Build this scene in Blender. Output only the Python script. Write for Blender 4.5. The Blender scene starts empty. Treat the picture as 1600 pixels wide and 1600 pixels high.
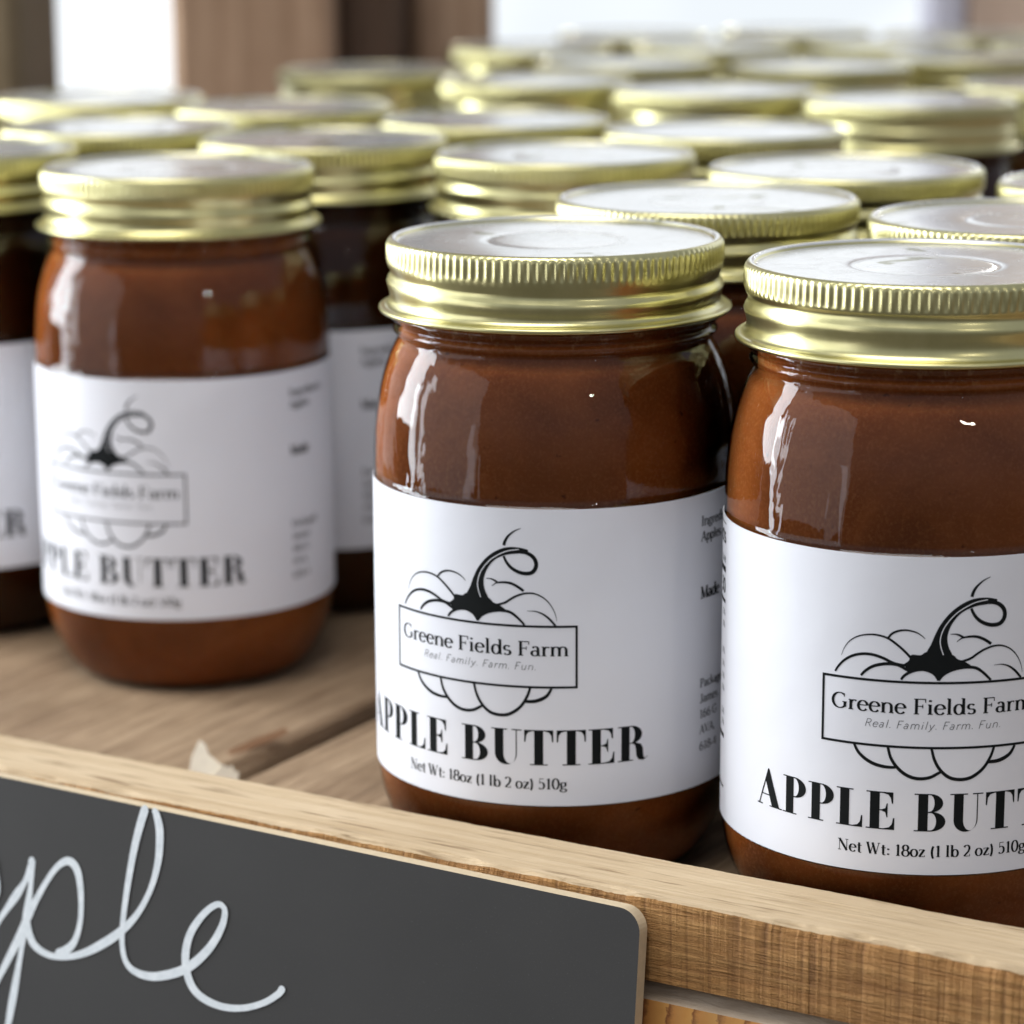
import bpy, bmesh, math, random
import numpy as np
from mathutils import Matrix, Vector, noise

random.seed(7)
MM = 0.001
R_ = math.radians
scn = bpy.context.scene
col = scn.collection

# ------------------------------------------------------------------ camera
PITCH, ROLL, CAMH = R_(12.7945), R_(-0.29774), 199.73
cp, sp = math.cos(PITCH), math.sin(PITCH)
fwd = Vector((0, cp, -sp)); up = Vector((0, sp, cp)); right = Vector((1, 0, 0))
c_, s_ = math.cos(ROLL), math.sin(ROLL)
r2 = c_ * right + s_ * up
u2 = -s_ * right + c_ * up
cam_d = bpy.data.cameras.new('camera')
cam = bpy.data.objects.new('camera', cam_d)
col.objects.link(cam)
m = Matrix.Identity(4)
for i in range(3):
    m[i][0] = r2[i]; m[i][1] = u2[i]; m[i][2] = -fwd[i]
m[2][3] = CAMH * MM
cam.matrix_world = m
cam_d.sensor_width = 36
cam_d.lens = 4429.66 / 1600 * 36
cam_d.clip_start = 0.02
cam_d.clip_end = 50
cam_d.dof.use_dof = True
cam_d.dof.focus_distance = 0.522
cam_d.dof.aperture_fstop = 15.0
scn.camera = cam

# ------------------------------------------------------------------ world, lamps, exposure
world = bpy.data.worlds.new('World'); scn.world = world
world.use_nodes = True
bg = world.node_tree.nodes['Background']
# overcast daylight above the horizon, dim ground below it
wn, wl = world.node_tree.nodes, world.node_tree.links
w_tc = wn.new('ShaderNodeTexCoord'); w_sx = wn.new('ShaderNodeSeparateXYZ'); w_mr = wn.new('ShaderNodeMapRange'); w_rp = wn.new('ShaderNodeValToRGB')
wl.new(w_tc.outputs['Generated'], w_sx.inputs[0]); wl.new(w_sx.outputs['Z'], w_mr.inputs[0])
w_mr.inputs[1].default_value = -1; w_mr.inputs[2].default_value = 1
w_rp.color_ramp.elements[0].position = .44; w_rp.color_ramp.elements[0].color = (0.36, 0.34, 0.32, 1)
w_rp.color_ramp.elements[1].position = .60; w_rp.color_ramp.elements[1].color = (0.90, 0.955, 1.09, 1)
wl.new(w_mr.outputs[0], w_rp.inputs[0]); wl.new(w_rp.outputs[0], bg.inputs['Color'])
bg.inputs['Strength'].default_value = 0.40

def area(name, loc, target, sx, sy, power, color):
    l = bpy.data.lights.new(name, 'AREA'); l.shape = 'RECTANGLE'
    l.size = sx; l.size_y = sy; l.energy = power; l.color = color
    o = bpy.data.objects.new(name, l); col.objects.link(o)
    o.location = loc
    o.rotation_euler = (Vector(target) - Vector(loc)).to_track_quat('-Z', 'Y').to_euler()
    return o
# the open, daylit side of the stand at the left, slightly behind the jars, broken up by trunks and posts
area('daylight_left', (-1.22, 1.02, 0.52), (0.02, 0.60, 0.06), 0.42, 1.0, 21.0, (0.90, 0.955, 1.0))
area('daylight_left', (-1.30, 0.84, -0.02), (0.02, 0.60, 0.06), 0.13, 0.9, 5.0, (0.90, 0.955, 1.0))
area('daylight_left', (-1.32, 0.66, 0.12), (0.02, 0.60, 0.06), 0.07, 0.8, 1.6, (0.95, 0.97, 1.0))
# a narrow lit gap between people and posts in front, far away
area('daylight_gap', (-1.30, -0.36, -0.05), (0.0, 0.60, 0.06), 0.11, 0.7, 0.5, (0.95, 0.93, 1.0))
area('daylight_gap', (-1.22, -0.50, -0.25), (0.0, 0.60, 0.06), 0.03, 0.6, 0.12, (1.0, 0.95, 0.95))
# overhead fill lamp, added to brighten the rail and labels
area('fill_above', (-0.35, 0.02, 1.75), (0.0, 0.60, 0.05), 1.2, 0.8, 19.0, (1.0, 0.98, 0.94))
area('daylight_left', (-1.75, 0.10, 0.40), (0.0, 0.58, 0.06), 1.7, 1.5, 9.5, (0.93, 0.965, 1.0))
# a small bulb hanging in the stand, seen as a spark in the glass
pl = bpy.data.lights.new('bulb', 'POINT'); pl.energy = 1.6; pl.shadow_soft_size = 0.018; pl.color = (1, 0.93, 0.8)
po = bpy.data.objects.new('bulb', pl); col.objects.link(po); po.location = (0.45, -0.35, 0.62)
pl2 = bpy.data.lights.new('bulb', 'POINT'); pl2.energy = 3.0; pl2.shadow_soft_size = 0.035; pl2.color = (1, 0.97, 0.92)
po2 = bpy.data.objects.new('bulb', pl2); col.objects.link(po2); po2.location = (0.42, 1.85, 0.42)

vs = scn.view_settings
vs.view_transform = 'Standard'; vs.look = 'None'; vs.gamma = 1; vs.exposure = 0.0
scn.cycles.max_bounces = 6
scn.cycles.diffuse_bounces = 3
scn.cycles.glossy_bounces = 3
scn.cycles.transparent_max_bounces = 12
scn.cycles.caustics_reflective = False
scn.cycles.caustics_refractive = False
scn.cycles.sample_clamp_indirect = 6.0
scn.cycles.use_denoising = True

# ------------------------------------------------------------------ helpers
def prop(o, label=None, cat=None, group=None, kind=None):
    if label: o['label'] = label
    if cat: o['category'] = cat
    if group: o['group'] = group
    if kind: o['kind'] = kind
    return o

def empty(name, loc=(0, 0, 0), rz=0):
    o = bpy.data.objects.new(name, None); col.objects.link(o)
    o.location = loc; o.rotation_euler = (0, 0, rz); o.empty_display_size = 0.02
    return o

def link(name, me, parent=None):
    o = bpy.data.objects.new(name, me); col.objects.link(o)
    if parent: o.parent = parent
    return o

def mesh(name, V, F, mats, smooth=True, mi=None):
    me = bpy.data.meshes.new(name)
    me.from_pydata([tuple(v) for v in V], [], F)
    for mt in mats: me.materials.append(mt)
    if mi is not None: me.polygons.foreach_set('material_index', mi)
    me.polygons.foreach_set('use_smooth', [smooth] * len(me.polygons))
    me.update()
    return me

def sharp(me, ang=35):
    me.set_sharp_from_angle(angle=R_(ang))

# ------------------------------------------------------------------ materials
class NT:
    def __init__(s, name):
        s.m = bpy.data.materials.new(name); s.m.use_nodes = True
        s.t = s.m.node_tree; s.t.nodes.clear()
        s.out = s.n('ShaderNodeOutputMaterial')
    def n(s, typ, **kw):
        x = s.t.nodes.new(typ)
        for k, v in kw.items():
            if k.startswith('i_'):
                x.inputs[k[2:].replace('_', ' ')].default_value = v
            else: setattr(x, k, v)
        return x
    def l(s, a, b): s.t.links.new(a, b)
    def ramp(s, fac, stops):
        r = s.n('ShaderNodeValToRGB'); e = r.color_ramp.elements
        while len(e) < len(stops): e.new(0.5)
        for el, (p, c) in zip(e, stops):
            el.position = p; el.color = (*c, 1) if len(c) == 3 else c
        s.l(fac, r.inputs[0]); return r.outputs[0]
    def mix(s, fac, a, b, mode='MIX'):
        x = s.n('ShaderNodeMix', data_type='RGBA', blend_type=mode)
        for v, i in ((fac, 0), (a, 6), (b, 7)):
            if hasattr(v, 'links'): s.l(v, x.inputs[i])
            else: x.inputs[i].default_value = v if not isinstance(v, tuple) or len(v) == 4 else (*v, 1)
        return x.outputs[2]
    def noise(s, vec, scale, detail=4, rough=.55, dist=0):
        x = s.n('ShaderNodeTexNoise'); s.l(vec, x.inputs['Vector'])
        x.inputs['Scale'].default_value = scale; x.inputs['Detail'].default_value = detail
        x.inputs['Roughness'].default_value = rough; x.inputs['Distortion'].default_value = dist
        return x.outputs['Fac']
    def mapping(s, src, scale, rot=(0, 0, 0), loc=(0, 0, 0)):
        x = s.n('ShaderNodeMapping'); s.l(src, x.inputs['Vector'])
        x.inputs['Scale'].default_value = scale; x.inputs['Rotation'].default_value = rot; x.inputs['Location'].default_value = loc
        return x.outputs['Vector']
    def bump(s, h, strength, dist):
        x = s.n('ShaderNodeBump'); s.l(h, x.inputs['Height'])
        x.inputs['Strength'].default_value = strength; x.inputs['Distance'].default_value = dist
        return x.outputs['Normal']

def principled(nt, **kw):
    p = nt.n('ShaderNodeBsdfPrincipled')
    for k, v in kw.items():
        i = p.inputs[k.replace('_', ' ')]
        if hasattr(v, 'links'): nt.l(v, i)
        else: i.default_value = (*v, 1) if isinstance(v, tuple) and len(v) == 3 and i.type == 'RGBA' else v
    nt.l(p.outputs[0], nt.out.inputs['Surface'])
    return p

def mat_gold():
    nt = NT('gold_lacquered_tin')
    tc = nt.n('ShaderNodeTexCoord').outputs['Object']
    n1 = nt.noise(tc, 260, 3)
    c = nt.mix(nt.ramp(n1, [(.35, (0, 0, 0)), (.7, (1, 1, 1))]), (0.60, 0.555, 0.265), (0.66, 0.61, 0.305))
    rg = nt.n('ShaderNodeMapRange'); nt.l(n1, rg.inputs[0]); rg.inputs[3].default_value = .26; rg.inputs[4].default_value = .35
    principled(nt, Base_Color=c, Metallic=1.0, Roughness=rg.outputs[0], Coat_Weight=.6, Coat_Roughness=.18)
    return nt.m

def mat_lidtop():
    nt = NT('pale_lid_top')
    tc = nt.n('ShaderNodeTexCoord').outputs['Object']
    n1 = nt.noise(tc, 60, 4)
    n2 = nt.noise(tc, 24, 2)
    c = nt.mix(nt.ramp(n2, [(.4, (0, 0, 0)), (.65, (1, 1, 1))]), (0.74, 0.74, 0.73), (0.80, 0.80, 0.795))
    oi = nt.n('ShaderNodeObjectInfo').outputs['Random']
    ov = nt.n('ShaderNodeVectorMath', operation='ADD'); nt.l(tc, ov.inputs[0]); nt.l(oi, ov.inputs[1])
    bl = nt.noise(nt.mapping(ov.outputs[0], (1, 1, 0)), 55, 2, .5, .8)                # olive patches painted in for dark reflections, different on each lid
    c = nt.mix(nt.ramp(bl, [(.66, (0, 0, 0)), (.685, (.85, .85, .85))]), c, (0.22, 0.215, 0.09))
    sm = nt.noise(nt.mapping(ov.outputs[0], (1, 1, 0)), 130, 4, .65, 1.5)             # smears
    c = nt.mix(nt.ramp(sm, [(.52, (0, 0, 0)), (.72, (.3, .3, .3))]), c, (0.52, 0.51, 0.48))
    rg = nt.n('ShaderNodeMapRange'); nt.l(sm, rg.inputs[0]); rg.inputs[1].default_value = .3; rg.inputs[2].default_value = .7; rg.inputs[3].default_value = .19; rg.inputs[4].default_value = .29
    principled(nt, Base_Color=c, Metallic=.6, Roughness=rg.outputs[0], Normal=nt.bump(n2, .06, .002))
    return nt.m

def mat_glass():
    nt = NT('clear_jar_glass')
    fr = nt.n('ShaderNodeFresnel'); fr.inputs['IOR'].default_value = 1.42
    tr = nt.n('ShaderNodeBsdfTransparent'); tr.inputs['Color'].default_value = (0.975, 0.985, 0.98, 1)
    tc = nt.n('ShaderNodeTexCoord').outputs['Object']
    oi = nt.n('ShaderNodeObjectInfo').outputs['Random']
    ov = nt.n('ShaderNodeVectorMath', operation='ADD'); nt.l(tc, ov.inputs[0]); nt.l(oi, ov.inputs[1])
    nb = nt.noise(nt.mapping(ov.outputs[0], (1, 1, .4)), 85, 3, .5, .6)
    gl = nt.n('ShaderNodeBsdfGlossy'); gl.inputs['Roughness'].default_value = 0.015
    nt.l(nt.bump(nb, .24, .0022), gl.inputs['Normal'])
    mx = nt.n('ShaderNodeMixShader')
    nt.l(fr.outputs[0], mx.inputs[0]); nt.l(tr.outputs[0], mx.inputs[1]); nt.l(gl.outputs[0], mx.inputs[2])
    nt.l(mx.outputs[0], nt.out.inputs['Surface'])
    return nt.m

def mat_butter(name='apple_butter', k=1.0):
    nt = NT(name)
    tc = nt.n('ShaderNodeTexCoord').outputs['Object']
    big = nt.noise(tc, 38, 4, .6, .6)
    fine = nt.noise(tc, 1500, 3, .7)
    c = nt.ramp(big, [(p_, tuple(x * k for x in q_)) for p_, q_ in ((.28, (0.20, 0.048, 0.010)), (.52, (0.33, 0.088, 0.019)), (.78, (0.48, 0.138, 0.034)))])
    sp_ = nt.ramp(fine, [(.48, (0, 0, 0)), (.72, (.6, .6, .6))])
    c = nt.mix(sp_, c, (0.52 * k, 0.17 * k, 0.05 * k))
    fl = nt.noise(tc, 420, 2, .5)                                                # dark spice flecks
    c = nt.mix(nt.ramp(fl, [(.70, (0, 0, 0)), (.76, (.8, .8, .8))]), c, (0.10, 0.022, 0.006))
    sz = nt.n('ShaderNodeSeparateXYZ'); nt.l(tc, sz.inputs[0])                    # froth that rose to the neck
    fz = nt.n('ShaderNodeMapRange'); nt.l(sz.outputs['Z'], fz.inputs[0]); fz.inputs[1].default_value = .1085; fz.inputs[2].default_value = .1118
    fn = nt.noise(tc, 330, 4, .7)
    fm = nt.n('ShaderNodeMath', operation='MULTIPLY'); nt.l(fz.outputs[0], fm.inputs[0]); nt.l(nt.ramp(fn, [(.54, (0, 0, 0)), (.68, (.9, .9, .9))]), fm.inputs[1])
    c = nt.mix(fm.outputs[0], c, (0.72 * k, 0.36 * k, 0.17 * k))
    principled(nt, Base_Color=c, Roughness=.38, Subsurface_Weight=.4, Subsurface_Radius=(.009, .0026, .0009), Subsurface_Scale=1.0,
               Normal=nt.bump(fine, .22, .0002), Specular_IOR_Level=0.0)
    return nt.m

def mat_paper():
    nt = NT('white_label_paper')
    tc = nt.n('ShaderNodeTexCoord').outputs['Object']
    n1 = nt.noise(tc, 900, 3)
    n2 = nt.noise(tc, 45, 2)
    c = nt.mix(n2, (0.765, 0.775, 0.825), (0.79, 0.80, 0.85))
    ad = nt.n('ShaderNodeMath', operation='MULTIPLY_ADD'); nt.l(n1, ad.inputs[0]); ad.inputs[1].default_value = .04; nt.l(n2, ad.inputs[2])
    principled(nt, Base_Color=c, Roughness=.5, Normal=nt.bump(ad.outputs[0], .12, .004), Specular_IOR_Level=.35)
    return nt.m

def mat_plain(name, colr, rough=.6, **kw):
    nt = NT(name)
    tc = nt.n('ShaderNodeTexCoord').outputs['Object']
    n1 = nt.noise(tc, 500, 3)
    c = nt.mix(n1, tuple(x * .85 for x in colr), tuple(min(1, x * 1.15) for x in colr))
    principled(nt, Base_Color=c, Roughness=rough, **kw)
    return nt.m

def mat_wood(name, cols, grain=(6, 140, 140), warp=1.2, saw=None, rough=.7, bumpd=.0006, bumps=.5, seed=0, dark=None):
    """grain runs along local X; cols = [dark, mid, light]"""
    nt = NT(name)
    tc = nt.n('ShaderNodeTexCoord').outputs['Object']
    oi = nt.n('ShaderNodeObjectInfo').outputs['Random']
    off = nt.n('ShaderNodeVectorMath', operation='ADD'); nt.l(tc, off.inputs[0])
    cmb = nt.n('ShaderNodeCombineXYZ'); 
    for i in range(3):
        ml = nt.n('ShaderNodeMath', operation='MULTIPLY_ADD'); nt.l(oi, ml.inputs[0]); ml.inputs[1].default_value = 3.1 * (i + 1); ml.inputs[2].default_value = seed
        nt.l(ml.outputs[0], cmb.inputs[i])
    nt.l(cmb.outputs[0], off.inputs[1])
    v = off.outputs[0]
    g1 = nt.noise(nt.mapping(v, grain), 1.0, 6, .62, warp)
    g2 = nt.noise(nt.mapping(v, tuple(x * 4 for x in grain)), 1.0, 5, .7, .4)
    blot = nt.noise(v, 22, 3, .6)
    c = nt.ramp(g1, [(.28, cols[0]), (.5, cols[1]), (.74, cols[2])])
    c = nt.mix(.42, c, nt.ramp(g2, [(.3, cols[0]), (.6, cols[2])]))
    c = nt.mix(nt.ramp(blot, [(.35, (0, 0, 0)), (.75, (.5, .5, .5))]), c, cols[0])
    h = nt.n('ShaderNodeMath', operation='ADD'); nt.l(g1, h.inputs[0]); nt.l(g2, h.inputs[1])
    hh = h.outputs[0]
    if dark:                                      # short dark pores drawn out along the grain
        pr = nt.noise(nt.mapping(v, (60, 800, 800)), 1.0, 2, .5)
        c = nt.mix(nt.ramp(pr, [(.60, (0, 0, 0)), (.74, (.75, .75, .75))]), c, dark)
    if saw:
        sw = nt.noise(nt.mapping(v, (520, 9, 9)), 1.0, 4, .6, .15)
        sb = nt.noise(v, 60, 2)
        k = nt.ramp(sw, [(.36, (1, 1, 1)), (.50, (0, 0, 0))])
        k = nt.mix(1.0, k, nt.ramp(sb, [(.35, (.1, .1, .1)), (.65, (.75, .75, .75))]), 'MULTIPLY')
        c = nt.mix(k, c, saw)
        h2 = nt.n('ShaderNodeMath', operation='ADD'); nt.l(hh, h2.inputs[0]); nt.l(sw, h2.inputs[1]); hh = h2.outputs[0]
    principled(nt, Base_Color=c, Roughness=rough, Normal=nt.bump(hh, bumps, bumpd), Specular_IOR_Level=.25)
    return nt.m

def mat_endgrain():
    nt = NT('orange_end_grain')
    tc = nt.n('ShaderNodeTexCoord').outputs['Object']
    mp = nt.mapping(tc, (1, 1, 1), loc=(0, .30, .055))
    nz = nt.noise(tc, 120, 3)
    w = nt.n('ShaderNodeTexWave', wave_type='RINGS', rings_direction='X', wave_profile='SAW')
    nt.l(mp, w.inputs['Vector']); w.inputs['Scale'].default_value = 62; w.inputs['Distortion'].default_value = 1.2; w.inputs['Detail Scale'].default_value = 14
    c = nt.ramp(w.outputs['Fac'], [(.0, (0.66, 0.33, 0.085)), (.7, (0.58, 0.25, 0.06)), (.92, (0.22, 0.075, 0.02)), (1., (.55, .26, .07))])
    c = nt.mix(nt.ramp(nz, [(.4, (0, 0, 0)), (.7, (.4, .4, .4))]), c, (0.55, 0.34, 0.14))
    principled(nt, Base_Color=c, Roughness=.75, Normal=nt.bump(nz, .5, .0006))
    return nt.m

def mat_board():
    nt = NT('charcoal_chalkboard')
    tc = nt.n('ShaderNodeTexCoord').outputs['Object']
    f = nt.noise(tc, 2200, 3, .6); b = nt.noise(tc, 30, 4)
    c = nt.mix(b, (0.029, 0.0278, 0.0265), (0.043, 0.041, 0.0388))
    c = nt.mix(nt.ramp(f, [(.62, (0, 0, 0)), (.8, (.35, .35, .35))]), c, (0.12, 0.12, 0.125))
    principled(nt, Base_Color=c, Roughness=.62, Normal=nt.bump(f, .15, .0001), Specular_IOR_Level=.4)
    return nt.m

def mat_chalk():
    nt = NT('pale_chalk_ink')
    tc = nt.n('ShaderNodeTexCoord').outputs['Object']
    f = nt.noise(tc, 420, 4, .65)
    c = nt.ramp(f, [(.2, (0.58, 0.63, 0.65)), (.5, (0.70, 0.74, 0.76)), (.8, (.82, .85, .86))])
    principled(nt, Base_Color=c, Roughness=.6)
    return nt.m

def mat_emit(name, colr, s):
    nt = NT(name)
    e = nt.n('ShaderNodeEmission'); e.inputs['Strength'].default_value = s
    tc = nt.n('ShaderNodeTexCoord').outputs['Object']
    cl = nt.noise(nt.mapping(tc, (1, 1, 1.5), loc=(.35, 0, 0)), 1.1, 2)          # blue showing softly between bright cloud
    nt.l(nt.ramp(cl, [(.40, tuple(x * .66 for x in (.93, .99, 1.04))), (.60, colr)]), e.inputs['Color'])
    nt.l(e.outputs[0], nt.out.inputs['Surface'])
    return nt.m

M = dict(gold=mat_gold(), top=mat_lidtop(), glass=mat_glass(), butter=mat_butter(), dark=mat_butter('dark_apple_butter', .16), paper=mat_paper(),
         ink=mat_plain('label_ink', (0.008, 0.0095, 0.010), .8, Specular_IOR_Level=.12), greyink=mat_plain('grey_ink', (.07, .072, .076), .8, Specular_IOR_Level=.12),
         plank=mat_wood('weathered_plank_wood', [(0.11, 0.060, 0.030), (0.36, 0.24, 0.142), (0.54, 0.39, 0.25)], grain=(9, 120, 120), warp=2.0, bumpd=.0022, bumps=.8),
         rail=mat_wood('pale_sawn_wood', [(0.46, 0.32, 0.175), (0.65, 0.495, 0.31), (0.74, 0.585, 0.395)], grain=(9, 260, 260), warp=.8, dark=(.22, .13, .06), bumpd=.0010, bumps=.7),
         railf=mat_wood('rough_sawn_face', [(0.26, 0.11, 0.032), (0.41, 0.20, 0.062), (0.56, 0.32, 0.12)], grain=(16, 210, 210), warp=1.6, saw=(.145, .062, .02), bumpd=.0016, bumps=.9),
         end=mat_endgrain(), fuzz=mat_wood('grey_torn_wood', [(0.26, 0.19, 0.13), (0.42, 0.33, 0.24), (0.55, 0.46, 0.36)], grain=(150, 30, 200), bumpd=.001),
         post=mat_wood('brown_post_wood', [(0.25, 0.145, 0.082), (0.43, 0.275, 0.175), (0.58, 0.40, 0.27)], grain=(2.5, 40, 40)),
         posto=mat_wood('olive_brown_post_wood', [(0.13, 0.095, 0.05), (0.19, 0.145, 0.085), (0.25, 0.19, 0.12)], grain=(2.5, 40, 40)),
         postd=mat_wood('shaded_post_wood', [(0.07, 0.042, 0.026), (0.105, 0.065, 0.042), (0.14, 0.088, 0.06)], grain=(2.5, 40, 40)),
         postt=mat_wood('tan_post_wood', [(0.58, 0.43, 0.32), (0.66, 0.51, 0.40), (0.72, 0.57, 0.46)], grain=(2.5, 40, 40)),
         postg=mat_wood('grey_post_paint', [(0.52, 0.52, 0.60), (0.58, 0.58, 0.66), (0.62, 0.62, 0.70)], grain=(2.5, 40, 40)),
         board=mat_board(), ply=mat_plain('pale_plywood_edge', (0.62, 0.50, 0.33), .7), chalk=mat_chalk(),
         chip=mat_plain('fresh_wood_chip', (0.80, 0.72, 0.58), .7), stick=mat_plain('reddish_splinter', (0.30, 0.16, 0.08), .7),
         sky=mat_emit('bright_overcast_sky', (0.95, 0.975, 1.0), 1.45))

# ------------------------------------------------------------------ shelf frame: t along the front rail, n into the depth
NV = Vector((0.507, 0.862, 0)).normalized(); TV = Vector((0.862, -0.507, 0)).normalized(); ZV = Vector((0, 0, 1))
def fr(t, n, z): return (TV * t + NV * n + ZV * z) * MM

# the bright open air behind the stand
me = mesh('sky', [(-5, 3.6, -1.5), (5, 3.6, -1.5), (5, 3.6, 2.6), (-5, 3.6, 2.6)], [(0, 1, 2, 3)], [M['sky']], False)
sky = prop(link('sky', me), kind='structure')

# planks of the shelf (each runs into the depth)
shelf = prop(empty('shelf'), kind='structure')
edges = [-733, -549, -366.5, -177, 8, 193, 378, 563]
def plank(t0, t1, i):
    n0, n1 = 432.6, 1500
    g = 4.4
    t0 += g; t1 -= g
    rnd = random.Random(i)
    L = n1 - n0
    NX, NY = 60, 10
    V = []; F = []; mi = []
    # local: x = depth (grain), y = across, z up
    def prof(y):                              # rounded arrises, a little cup
        e = min(y - 0, (t1 - t0) - y)
        return -max(0, 2 - e) ** 2 * .3
    xs = [0, .8, 2.0, 3.2, 5, 8] + [8 + (L - 8) * ((k / NX) ** 1.8) for k in range(1, NX + 1)]
    ys = [0, 1, 2, 3] + [3 + (t1 - t0 - 6) * k / NY for k in range(1, NY)] + [t1 - t0 - 3, t1 - t0 - 2, t1 - t0 - 1, t1 - t0]
    for x in xs:
        fx = max(0, 3.2 - x)
        for y in ys:
            nz = noise.noise(Vector((x * .02 + i * 7, y * .12, 1.3))) * .35 if 6 < x else 0
            z = prof(y) - fx * .85 + (noise.noise(Vector((x * .5, y * .45, i))) * .7 if x < 5 else 0) + min(0, nz)
            edge = (noise.noise(Vector((x * .015, i * 3.3, .2))) * 1.2) if y in (ys[0],) else 0
            V.append((x, y + edge, z))
    nx, ny = len(xs), len(ys)
    for a in range(nx - 1):
        for b in range(ny - 1):
            F.append((a * ny + b, (a + 1) * ny + b, (a + 1) * ny + b + 1, a * ny + b + 1)); mi.append(2 if a < 3 else 0)
    base = len(V)                             # bottom ring
    for x in xs:
        V.append((x, 0, -38)); V.append((x, t1 - t0, -38))
    for a in range(nx - 1):
        F.append((a * ny, base + a * 2, base + a * 2 + 2, (a + 1) * ny)); mi.append(0)
        F.append((a * ny + ny - 1, (a + 1) * ny + ny - 1, base + a * 2 + 3, base + a * 2 + 1)); mi.append(0)
        F.append((base + a * 2, base + a * 2 + 1, base + a * 2 + 3, base + a * 2 + 2)); mi.append(0)
    F.append(tuple([b for b in range(ny)] + [base + 1, base])); mi.append(1)
    F.append(tuple([(nx - 1) * ny + b for b in reversed(range(ny))] + [base + (nx - 1) * 2, base + (nx - 1) * 2 + 1])); mi.append(0)
    me = mesh('plank', [Vector(v) * MM for v in V], F, [M['plank'], M['end'], M['fuzz']], True, mi)
    bm = bmesh.new(); bm.from_mesh(me); bmesh.ops.recalc_face_normals(bm, faces=bm.faces); bm.to_mesh(me); bm.free()
    sharp(me, 40)
    o = link('plank', me, shelf)
    # local x -> NV, y -> TV reversed handedness is avoided by y -> -TV
    mt = Matrix.Identity(4)
    y_ = -TV
    for k in range(3): mt[k][0] = NV[k]; mt[k][1] = y_[k]; mt[k][2] = ZV[k]
    p0 = fr(t1, n0, -0.05)
    for k in range(3): mt[k][3] = p0[k]
    o.matrix_world = mt
for i in range(len(edges) - 1):
    plank(edges[i], edges[i + 1], i)

# the front rail: a sawn strip with a chipped top edge, lying on the planks
def rail():
    t0, t1 = -560, 40
    n0, n1, z0, z1 = 432.2, 451.6, 1.1, 17.4
    seg = 900
    V = []; F = []; mi = []
    def chips(t):
        a = noise.noise(Vector((t * .035, 3.1, 0))); b = noise.noise(Vector((t * .16, 9.2, 0))); c = noise.noise(Vector((t * .9, 1.7, 0)))
        return max(0, .5 + 1.5 * a + 1.1 * b) , c
    P = 14
    for k in range(seg + 1):
        t = t0 + (t1 - t0) * k / seg
        d, c = chips(t)
        bk = noise.noise(Vector((t * .12, 5.5, 0))) * .35 + noise.noise(Vector((t * .7, 2.5, 0))) * .12
        jag = .22 * c + .12 * noise.noise(Vector((t * 2.3, 4.4, 0)))
        top = .12 * noise.noise(Vector((t * .05, 8, 0)))
        dz = d * 1.35; dn = d * .85
        ring = [(n0 + .05, z0), (n0, z0 + .5), (n0 - .05 + .1 * c, 5), (n0 + .08 * c, 10), (n0, z1 - 1.2 - dz + jag), (n0 + .3 + dn * .55 + jag * .5, z1 - .55 - dz * .35 + jag * .4), (n0 + .75 + dn * 1.2 + jag, z1 - .1 + top),
                (n0 + 4, z1 + .04 + top), (n0 + 10, z1 + top), (n1 - 3, z1 - .05 + top), (n1 - .5 + bk, z1 - .25 + top), (n1 + bk, z1 - .9), (n1, 8), (n1, z0)]
        for n_, z in ring: V.append(fr(t, n_, z))
    for k in range(seg):
        for q in range(P):
            r = (q + 1) % P
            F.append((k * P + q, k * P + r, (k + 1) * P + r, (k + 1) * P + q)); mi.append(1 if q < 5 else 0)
    F.append(tuple(range(P))); mi.append(1)
    F.append(tuple(seg * P + q for q in reversed(range(P)))); mi.append(1)
    # to local coordinates so that the grain runs along local X
    inv = Matrix((TV, NV, ZV)).to_4x4()
    V = [inv @ v for v in V]
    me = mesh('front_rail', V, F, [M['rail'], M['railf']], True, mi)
    bm = bmesh.new(); bm.from_mesh(me); bmesh.ops.recalc_face_normals(bm, faces=bm.faces); bm.to_mesh(me); bm.free()
    sharp(me, 32)
    o = link('wooden_rail', me)
    o.matrix_world = inv.inverted()
    prop(o, 'pale sawn wooden strip with chipped edge along the shelf front', 'rail')
rail()

# ------------------------------------------------------------------ lettering
def arc(cx, cy, rx, ry, a0, a1, n=None):
    n = n or max(5, int(abs(a1 - a0) / 12))
    return [(cx + rx * math.cos(R_(a0 + (a1 - a0) * k / n)), cy + ry * math.sin(R_(a0 + (a1 - a0) * k / n))) for k in range(n + 1)]

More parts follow.
